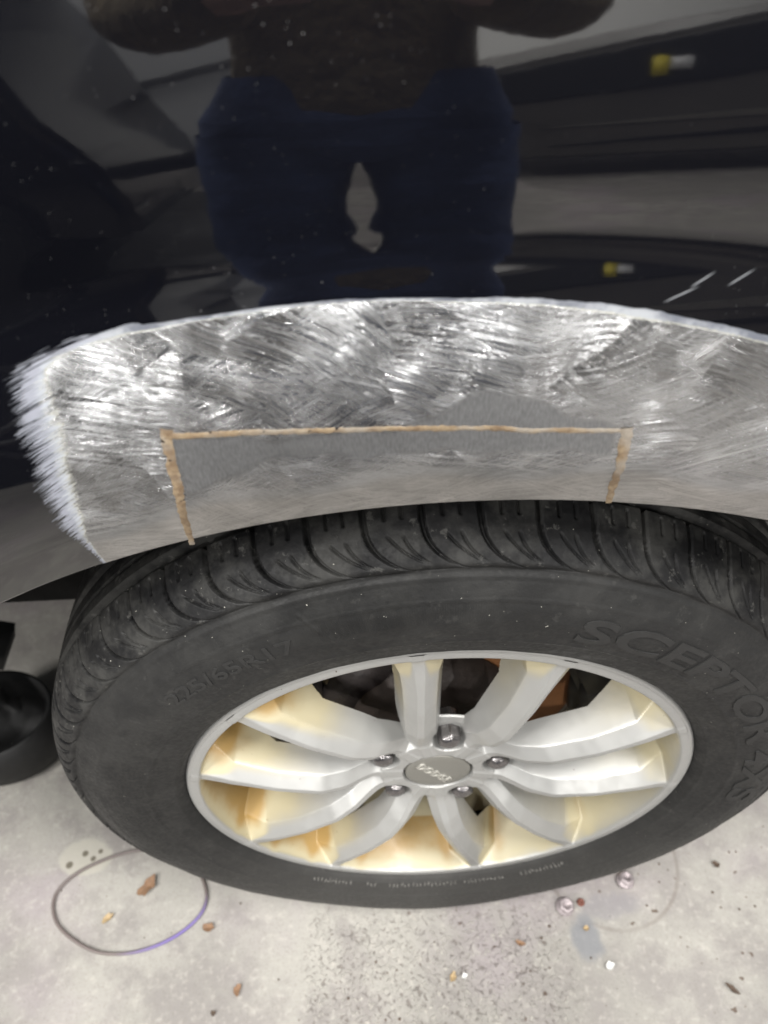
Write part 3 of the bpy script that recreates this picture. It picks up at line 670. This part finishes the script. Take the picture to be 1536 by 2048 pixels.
def ground_bits():
    # leaf flakes: (x, y, length, width, rot, mat)
    def flake(x, y, L, Wd, rot, mat, label, lift=.002, group=None, name='leaf_flake', cat='leaf flake', seed=0):
        r = random.Random(seed); bm = bmesh.new(); n = 14; top = []
        for i in range(n):
            a = 2*math.pi*i/n; k = (1+.28*r.uniform(-1, 1)); px, py = L/2*math.cos(a)*k, Wd/2*math.sin(a)*k
            top.append(bm.verts.new((px, py, lift+.25*abs(py)+.12*abs(px)+r.uniform(0, .0006))))
        c = bm.verts.new((0, 0, lift*.6))
        for i in range(n): bm.faces.new((c, top[i], top[(i+1) % n]))
        g = bmesh.ops.extrude_face_region(bm, geom=bm.faces[:]); bmesh.ops.translate(bm, verts=[v for v in g['geom'] if isinstance(v, bmesh.types.BMVert)], vec=(0, 0, -.0006))
        bmesh.ops.recalc_face_normals(bm, faces=bm.faces)
        me = bm_mesh(bm, name, False); me.materials.append(mat)
        o = bpy.data.objects.new(name, me); COL.objects.link(o); o.location = (x, y, GZ+.001); o.rotation_euler = (0, 0, rot)
        tag(o, label, cat, group); return o
    lf = simple('dry_leaf', (.26, .155, .09), .75, 0, .45, 220); tanm = simple('pale_chip', (.42, .31, .17), .6, 0, .3, 300); wh = simple('white_chip', (.8, .8, .78), .4, 0, .1); dk = simple('dark_crumb', (.10, .07, .05), .85, 0, .4, 300)
    G = 'dry leaf flakes on the concrete'
    flake(-.360, .040, .030, .014, .9, lf, 'largest brown dry leaf flake lying inside the thin rubber ring', .004, G, seed=1)
    flake(-.405, .005, .014, .008, .7, tanm, 'small yellowish flake inside the rubber ring near its left edge', .002, G, seed=2)
    flake(-.277, -.012, .013, .010, .2, lf, 'orange-brown flake touching the purple side of the rubber ring', .003, G, seed=3)
    flake(-.236, -.081, .014, .007, 1.4, lf, 'small brown flake on bare concrete between the rubber ring and the rough strip', .002, G, seed=4)
    flake(-.262, -.103, .006, .005, 0, dk, 'tiny dark crumb below left of the lone brown flake', .001, 'dark crumbs on the concrete', 'crumb', 'crumb', 5)
    flake(.018, -.080, .011, .007, 1.2, tanm, 'orange chip beside a whitish bead below the middle of the tyre', .003, G, seed=6)
    flake(.103, -.048, .013, .006, -.5, lf, 'brown flake on the concrete left of the loose nuts', .003, G, seed=7)
    flake(.205, -.078, .013, .008, .5, wh, 'white angular paint chip on concrete below the grey-blue stain', .003, 'chips on the concrete', 'paint_chip', 'paint chip', 8)
    flake(.032, -.080, .007, .006, .5, wh, 'whitish bead beside the orange chip below the tyre', .004, 'chips on the concrete', 'paint_chip', 'paint chip', 9)
    flake(.186, -.036, .006, .006, .2, tanm, 'tiny yellow speck in the grey-blue stain below the nuts', .002, 'chips on the concrete', 'paint_chip', 'paint chip', 10)
    flake(.340, -.108, .016, .006, -.9, dk, 'dark elongated crumb near the lower right corner', .003, 'dark crumbs on the concrete', 'crumb', 'crumb', 11)
    flake(.180, -.165, .020, .009, -.8, dk, 'dark crumb at the bottom edge right of the middle', .003, 'dark crumbs on the concrete', 'crumb', 'crumb', 12)
    flake(.368, .030, .010, .007, -.4, dk, 'dark crumb at right of the tyre, farthest from the car edge', .002, 'dark crumbs on the concrete', 'crumb', 'crumb', 13)
    flake(.312, .055, .008, .006, .4, lf, 'small brown flake close under the right side of the tyre', .002, G, seed=14)
    r = random.Random(11); V = []; Fc = []
    for i in range(90):             # grit nobody would count
        x, y = r.uniform(-.5, .5), r.uniform(-.22, .05)
        if r.random() < .35: x = r.uniform(-.13, .2)
        s = r.uniform(.0006, .0020); b = len(V)
        for k in range(6):
            a = k*math.pi/3+r.uniform(-.3, .3); V.append((x+s*math.cos(a), y+s*math.sin(a), GZ+.0002))
        V.append((x, y, GZ+s*.9))
        for k in range(6): Fc.append((b+k, b+(k+1) % 6, b+6))
    o = link('grit', mesh_np('g', V, np.array(Fc), False), dk); tag(o, 'fine dark grit scattered over the concrete', 'grit', kind='stuff')
    # thin ring
    pts = [(-.478, .025), (-.474, .044), (-.455, .062), (-.425, .076), (-.392, .085), (-.358, .086), (-.325, .074), (-.300, .057), (-.287, .036), (-.284, .018), (-.292, .000), (-.314, -.018), (-.345, -.031), (-.378, -.036), (-.412, -.032), (-.445, -.016), (-.468, .003)]
    P = np.array(pts); m = len(P); out = []
    for i in range(m):
        for tq in np.linspace(0, 1, 6, endpoint=False):
            p0, p1, p2, p3 = P[i-1], P[i], P[(i+1) % m], P[(i+2) % m]
            q = .5*((2*p1)+(-p0+p2)*tq+(2*p0-5*p1+4*p2-p3)*tq**2+(-p0+3*p1-3*p2+p3)*tq**3); out.append((q[0], q[1], GZ+.003))
    t = NT('ring_rubber'); Pp = t.obj(); x, y, z = t.sep(Pp)
    k = t.ramp(t.math('SUBTRACT', x, t.math('MULTIPLY', y, 1.6)), -.335, -.27)
    t.set(Base_Color=t.mix(k, (.17, .14, .13), (.20, .15, .42)), Roughness=.4)
    o = link('rubber_ring', tube(out, .0021, 'r', 10, True), t.m); tag(o, 'thin oval rubber ring, dull brown turning purple, lying on concrete left of the tyre', 'rubber ring')
    # loose nuts
    nm = simple('dull_nut', (.40, .35, .355), .42, .35, .35, 180)
    brass = simple('brass_nut', (.62, .50, .22), .3, .9, .2)
    def nut(x, y, s, mat, label, tilt=(0, 0)):
        bm = bmesh.new()
        rings = [(1.25, 0), (1.30, .15), (1.15, .35), (1.0, .40), (1.0, 1.0), (.88, 1.15), (.55, 1.17), (.50, .9)]
        prev = None
        for rr, hz in rings:
            cur = []
            for i in range(24):
                a = 2*math.pi*i/24; hx = rr*s
                if .8 < rr <= 1.0: hx = rr*s/math.cos((a % (math.pi/3))-math.pi/6)*.95
                cur.append(bm.verts.new((hx*math.cos(a), hx*math.sin(a), hz*s)))
            if prev:
                for i in range(24): bm.faces.new((prev[i], prev[(i+1) % 24], cur[(i+1) % 24], cur[i]))
            prev = cur
        bm.faces.new(prev)
        me = bm_mesh(bm, 'loose_nut', True); me.materials.append(mat)
        o = bpy.data.objects.new('loose_nut', me); COL.objects.link(o); o.location = (x, y, GZ+.0015); o.rotation_euler = (tilt[0], tilt[1], .4)
        tag(o, label, 'nut', 'loose nuts on the concrete beside the tyre'); return o
    nut(.165, -.010, .0088, nm, 'dull loose nut on the concrete, left of the two grey ones under the tyre', (.12, .1))
    nut(.247, .016, .0088, nm, 'dull loose nut on the concrete beside the tiny brass nut', (-.1, .25))
    nut(.243, .040, .0055, brass, 'tiny brass nut half hidden under the edge of the tyre', (.3, .2))
    nut(.186, -.006, .0038, simple('rust', (.18, .07, .05), .8), 'smallest rusty nut on the concrete between the two dull nuts')

# ------------------------------------------------------------------ what the paint mirrors: person, silver car, cabinet, wall
def skin_obj(name, chains, mat, parent, sub=2):
    bm = bmesh.new(); lay = bm.verts.layers.skin.verify(); vmap = {}
    for ch in chains:
        prev = None
        for p, rad in ch:
            key = tuple(round(c, 4) for c in p)
            if key not in vmap:
                v = bm.verts.new(p); rr = rad if isinstance(rad, tuple) else (rad, rad); v[lay].radius = rr; vmap[key] = v
            v = vmap[key]
            if prev is not None and prev is not v and not bm.edges.get((prev, v)): bm.edges.new((prev, v))
            prev = v
    first = next(iter(vmap.values())); first[lay].use_root = True
    me = bpy.data.meshes.new(name); bm.to_mesh(me); bm.free()
    ob = bpy.data.objects.new(name, me); COL.objects.link(ob)
    md = ob.modifiers.new('s', 'SKIN'); md.use_smooth_shade = True; m2 = ob.modifiers.new('b', 'SUBSURF'); m2.levels = m2.render_levels = sub
    dg = bpy.context.evaluated_depsgraph_get(); dg.update(); me2 = bpy.data.meshes.new_from_object(ob.evaluated_get(dg)); bpy.data.objects.remove(ob)
    for p in me2.polygons: p.use_smooth = True
    return link(name, me2, mat, parent)

def build_person():
    px, py, z0 = -.045, -.98, GZ
    e = empty('person', (px, py, z0)); tag(e, 'person in blue jeans and brown jacket mirrored in the black paint, holding a phone', 'person')
    jean = simple('jeans', (.055, .08, .18), .85, 0, .6, 12, .006); jack = simple('jacket', (.20, .155, .09), .85, 0, .5, 9, .015)
    skinm = simple('skin', (.50, .32, .24), .5, 0, .08); shoe = simple('boot', (.10, .07, .045), .6, 0, .3); hair = simple('hair', (.05, .03, .02), .7)
    Z = lambda h: z0+h
    # body as one figure: head, neck, torso, arms, hands
    head = [((px, py+.03, Z(1.38)), (.085, .075)), ((px, py+.045, Z(1.46)), (.055, .052)), ((px, py+.06, Z(1.50)), (.052, .05)), ((px, py+.085, Z(1.58)), (.075, .085)), ((px, py+.09, Z(1.66)), (.072, .088)), ((px, py+.085, Z(1.71)), (.045, .055))]
    body = [((px, py, Z(.95)), (.15, .10)), ((px, py, Z(1.10)), (.14, .10)), ((px, py+.01, Z(1.25)), (.16, .11)), ((px, py+.03, Z(1.38)), (.085, .075))]
    chains = [body, head]
    hands = []
    for s in (-1, 1):
        wr = (px+s*.085, py+.50, Z(1.03)); el = (px+s*.26, py+.14, Z(1.02)); sh = (px+s*.185, py+.01, Z(1.35))
        chains.append([((px, py+.01, Z(1.25)), (.16, .11)), (sh, .052), (el, .04), (wr, (.028, .022)), ((px+s*.07, py+.56, Z(1.035)), (.036, .018))])
        base = Vector((px+s*.07, py+.56, Z(1.035)))
        for k, (L, dz) in enumerate(((.030, .026), (.034, .009), (.032, -.009), (.025, -.026))):
            a = base+Vector((-s*.004, .022, dz)); b = a+Vector((-s*.016, L*.6, 0)); c = b+Vector((-s*.024, L*.25, 0))
            hands.append([(tuple(base), .014), (tuple(a), .009), (tuple(b), .0085), (tuple(c), .0075)])
        a = base+Vector((-s*.015, -.005, .030)); b = a+Vector((-s*.02, .012, .008)); hands.append([(tuple(base), .014), (tuple(a), .010), (tuple(b), .0085)])
    b = skin_obj('body', chains+hands, skinm, e, 1)
    def loft(rings, n=40, seed=0):
        r = np.random.default_rng(seed); hs = np.array([q[0] for q in rings]); zs = np.linspace(hs[0], hs[-1], 90); V = []
        for zq in zs:
            o = np.argsort(hs); c = [np.interp(zq, hs[o], np.array([q[k] for q in rings])[o]) for k in (1, 2, 3, 4)]
            for k in range(n):
                a = 2*math.pi*k/n; f = 1+.022*math.sin(zq*26+3*math.sin(a*2+seed))*math.sin(a*3+zq*9)+.006*math.sin(zq*60+a*4+seed)
                ca, sa = math.cos(a), math.sin(a); sx = math.copysign(abs(ca)**.75, ca); sy = math.copysign(abs(sa)**.75, sa)
                V.append((c[0]+c[2]*f*sx, c[1]+c[3]*f*sy, Z(zq)))
        return np.array(V), np.concatenate([grid_faces(90, n), np.stack([np.array([i*n+n-1, (i+1)*n+n-1, (i+1)*n, i*n]) for i in range(89)])])
    parts = [loft([(.93, px, py, .19, .11), (.84, px, py, .225, .13), (.76, px, py, .235, .13), (.70, px, py, .225, .10)], seed=1)]
    for s in (-1, 1):
        parts.append(loft([(.80, px+s*.118, py, .118, .125), (.68, px+s*.120, py+.005, .118, .120), (.62, px+s*.127, py+.02, .112, .115), (.48, px+s*.132, py+.02, .108, .108), (.38, px+s*.128, py+.01, .122, .105), (.20, px+s*.125, py, .122, .11), (.05, px+s*.125, py, .118, .115)], seed=4+s))
    bV, bF, bs = [], [], 0
    for v_, f_ in parts: bV.append(v_); bF.append(f_+bs); bs += len(v_)
    link('jeans', mesh_np('jeans', np.concatenate(bV), np.concatenate(bF)), jean, e)
    js = []
    tor = [((px, py, Z(.78)), (.20, .15)), ((px, py, Z(.90)), (.195, .14)), ((px, py, Z(1.02)), (.18, .135)), ((px, py+.01, Z(1.22)), (.19, .135)), ((px, py+.02, Z(1.36)), (.12, .10)), ((px, py+.035, Z(1.44)), (.075, .07))]
    js.append(tor)
    for s in (-1, 1):
        js.append([((px, py+.01, Z(1.22)), (.19, .135)), ((px+s*.20, py+.01, Z(1.34)), .075), ((px+s*.27, py+.14, Z(1.02)), .066), ((px+s*.10, py+.46, Z(1.03)), .045)])
    skin_obj('jacket', js, jack, e)
    for s in (-1, 1):
        skin_obj('shoe', [[((px+s*.15, py-.03, Z(.05)), (.045, .05)), ((px+s*.155, py+.07, Z(.045)), (.046, .042)), ((px+s*.165, py+.18, Z(.035)), (.042, .032))]], shoe, e)
    bm = bmesh.new(); g = bmesh.ops.create_uvsphere(bm, u_segments=24, v_segments=16, radius=1)
    for v in bm.verts: v.co = Vector((v.co.x*.084, v.co.y*.10, v.co.z*.085))+Vector((px, py+.065, Z(1.685)))
    link('hair', bm_mesh(bm, 'h'), hair, e)
    fm = simple('eye', (.03, .02, .02), .3)
    for s in (-1, 1):
        bm = bmesh.new(); bmesh.ops.create_uvsphere(bm, u_segments=10, v_segments=8, radius=.011)
        for v in bm.verts: v.co += Vector((px+s*.031, py+.168, Z(1.62)))
        link('eye', bm_mesh(bm, 'e'), fm, e)
    bm = bmesh.new(); box_bm(bm, (0, 0, 0), (.148, .009, .072), .004)
    R = Matrix((RR, F, UU)).transposed()
    C = Vector((cx, cy, cz))-F*.03
    for v in bm.verts: v.co = R @ v.co + C
    o = link('phone', bm_mesh(bm, 'p'), simple('phone_black', (.02, .02, .02), .3)); tag(o, 'black phone held up by the person in front of the panel', 'phone')

def build_surroundings():
    pale = simple('silver_paint', (.62, .63, .64), .18, .3, .04, 3); blk = simple('black_plastic', (.012, .012, .012), .6); gl = simple('dark_glass', (.01, .012, .014), .06)
    c = empty('silver_car', (-1.9, -2.9, GZ)); tag(c, 'silver car parked opposite, mirrored in the black paint at upper left', 'car')
    bm = bmesh.new()
    prof = [(-4.1, .42), (-4.15, .75), (-3.9, 1.0), (-3.1, 1.1), (-2.5, 1.52), (-1.0, 1.56), (-.45, 1.12), (-.32, .95), (-.30, .48), (-.5, .36), (-4.0, .36)]
    a = [bm.verts.new((x, -2.55, GZ+z)) for x, z in prof]; b = [bm.verts.new((x, -4.2, GZ+z)) for x, z in prof]
    bm.faces.new(a); bm.faces.new(b[::-1])
    for i in range(len(prof)): j = (i+1) % len(prof); bm.faces.new((a[i], b[i], b[j], a[j]))
    bmesh.ops.recalc_face_normals(bm, faces=bm.faces); bmesh.ops.bevel(bm, geom=bm.edges[:], offset=.04, segments=3, affect='EDGES')
    link('body', bm_mesh(bm, 'b', False), pale, c)
    for x0, x1, z0, z1 in ((-2.4, -1.55, 1.08, 1.45), (-1.48, -.95, 1.08, 1.45)):
        bm = bmesh.new(); box_bm(bm, ((x0+x1)/2, -2.552, GZ+(z0+z1)/2), (x1-x0, .012, z1-z0), .004); link('window', bm_mesh(bm, 'w'), gl, c)
    bm = bmesh.new(); box_bm(bm, (-1.7, -2.54, GZ+.40), (3.4, .05, .13), .02); link('side_skirt', bm_mesh(bm, 's'), blk, c)
    bm = bmesh.new(); pr2 = [(-.98, 1.27), (-.80, .90), (-.74, .86), (-.36, .96), (-.36, 1.10)]
    a = [bm.verts.new((x, -2.515, GZ+z)) for x, z in pr2]; b = [bm.verts.new((x, -2.56, GZ+z)) for x, z in pr2]
    bm.faces.new(a); bm.faces.new(b[::-1])
    for i in range(len(pr2)): j = (i+1) % len(pr2); bm.faces.new((a[i], b[i], b[j], a[j]))
    bmesh.ops.recalc_face_normals(bm, faces=bm.faces); bmesh.ops.bevel(bm, geom=bm.edges[:], offset=.015, segments=3, affect='EDGES')
    link('door_panel', bm_mesh(bm, 'd', False), pale, c)
    for wx in (-1.75, -3.3):
        bm = bmesh.new(); bmesh.ops.create_cone(bm, cap_ends=True, segments=48, radius1=.33, radius2=.33, depth=.2)
        for v in bm.verts: v.co = Vector((v.co.x+wx, v.co.z-2.56, v.co.y+GZ+.33))
        w = link('tyre', bm_mesh(bm, 't', False), blk, c)
        bm = bmesh.new()
        for k in range(6):
            box_bm(bm, (wx, -2.452, GZ+.33), (.40, .02, .05), .01, Matrix.Rotation(k*math.pi/6, 3, 'Y'))
        link('wheel_spokes', bm_mesh(bm, 's'), pale, c)
    # black car, closer on the left
    c = empty('black_car', (-1.6, -1.6, GZ)); tag(c, 'black car parked nearest on the left, its dark wheel mirrored in the paint', 'car')
    bm = bmesh.new(); prof = [(-3.6, .30), (-3.6, 1.15), (-2.2, 1.20), (-1.35, 1.25), (-.80, 1.22), (-.71, 1.08), (-.53, .68), (-.48, .40), (-.50, .25)]
    a = [bm.verts.new((x, -1.22, GZ+z)) for x, z in prof]; b = [bm.verts.new((x, -2.15, GZ+z)) for x, z in prof]
    bm.faces.new(a); bm.faces.new(b[::-1])
    for i in range(len(prof)): j = (i+1) % len(prof); bm.faces.new((a[i], b[i], b[j], a[j]))
    bmesh.ops.recalc_face_normals(bm, faces=bm.faces); bmesh.ops.bevel(bm, geom=bm.edges[:], offset=.035, segments=3, affect='EDGES')
    link('body', bm_mesh(bm, 'b', False), simple('black_paint', (.006, .006, .008), .12), c)
    bm = bmesh.new(); bmesh.ops.create_cone(bm, cap_ends=True, segments=48, radius1=.34, radius2=.34, depth=.2)
    for v in bm.verts: v.co = Vector((v.co.x-1.03, v.co.z-1.24, v.co.y+GZ+.34))
    link('tyre', bm_mesh(bm, 't', False), blk, c)
    bm = bmesh.new()
    for k in range(5): box_bm(bm, (-1.03, -1.134, GZ+.34), (.42, .02, .035), .008, Matrix.Rotation(k*math.pi/5, 3, 'Y'))
    link('wheel_spokes', bm_mesh(bm, 's'), simple('dark_alloy', (.12, .12, .12), .3, .5), c)
    bm = bmesh.new(); box_bm(bm, (-.95, -1.92, GZ+.006), (1.5, 1.45, .012), .004); o = link('added_shade_sheet', bm_mesh(bm, 'm'), blk); tag(o, 'black sheet added on the floor as shade before the silver car, seen mirrored in the paint', 'mat')  # added sheet, darkens the floor where shade lies by the silver car
    # dark car; the floor's reflection is put into its brown-grey body colour
    c = empty('grey_car', (1.6, -2.6, GZ)); tag(c, 'dark car with a small yellow tag on its black stripe, mirrored in the paint', 'car')
    def prism(pr, y0, y1, bev):
        bm = bmesh.new(); a = [bm.verts.new((x, y0, GZ+z)) for x, z in pr]; b = [bm.verts.new((x, y1, GZ+z)) for x, z in pr]
        bm.faces.new(a); bm.faces.new(b[::-1])
        for i in range(len(pr)): j = (i+1) % len(pr); bm.faces.new((a[i], b[i], b[j], a[j]))
        bmesh.ops.recalc_face_normals(bm, faces=bm.faces); bmesh.ops.bevel(bm, geom=bm.edges[:], offset=bev, segments=3, affect='EDGES'); return bm_mesh(bm, 'p', False)
    link('body', prism([(.36, .22), (.34, .86), (.48, .89), (1.25, 1.06), (2.6, 1.3), (3.4, 1.2), (3.4, .25)], -2.52, -3.6, .03), simple('body_floor_reflection', (.10, .092, .082), .3, 0, .5, 2.5), c)
    link('black_stripe', prism([(.40, .70), (.40, .855), (.50, .87), (1.25, 1.03), (2.6, 1.26), (2.6, 1.02), (1.25, .83)], -2.50, -2.53, .006), blk, c)
    link('lower_stripe', prism([(.60, .34), (1.3, .44), (2.6, .60), (2.6, .54), (1.3, .40)], -2.505, -2.53, .003), blk, c)
    link('light_lower_panel', prism([(.55, .50), (1.3, .60), (2.6, .80), (2.6, .66), (1.3, .54)], -2.507, -2.53, .004), simple('grey_panel', (.17, .16, .14), .3), c)
    bm = bmesh.new(); box_bm(bm, (.92, -2.49, GZ+.86), (.05, .02, .08), .004); link('yellow_sign', bm_mesh(bm, 'y'), simple('yellow', (.75, .62, .05), .5), c)
    bm = bmesh.new(); box_bm(bm, (.985, -2.49, GZ+.87), (.07, .02, .05), .004); link('white_sign', bm_mesh(bm, 'y'), simple('white_sign', (.75, .75, .75), .5), c)
    wall = simple('wall_paint', (.78, .78, .76), .7, 0, .05, 2)
    bm = bmesh.new(); box_bm(bm, (0, -6.4, GZ+1.6), (13.5, .1, 3.2)); o = link('wall', bm_mesh(bm, 'w', False), wall); tag(o, 'white workshop wall mirrored behind the person', 'wall', kind='structure')

# ------------------------------------------------------------------ assemble
build_floor()
car = empty('car', (0, 0, GZ)); tag(car, 'black car with its rear wheel arch sanded bare and a patch brazed in', 'car')
build_body(car)
wheel, part = build_wheel(car)
build_tyre(part)
build_running_gear(car)
ground_bits()
build_surroundings()
build_person()
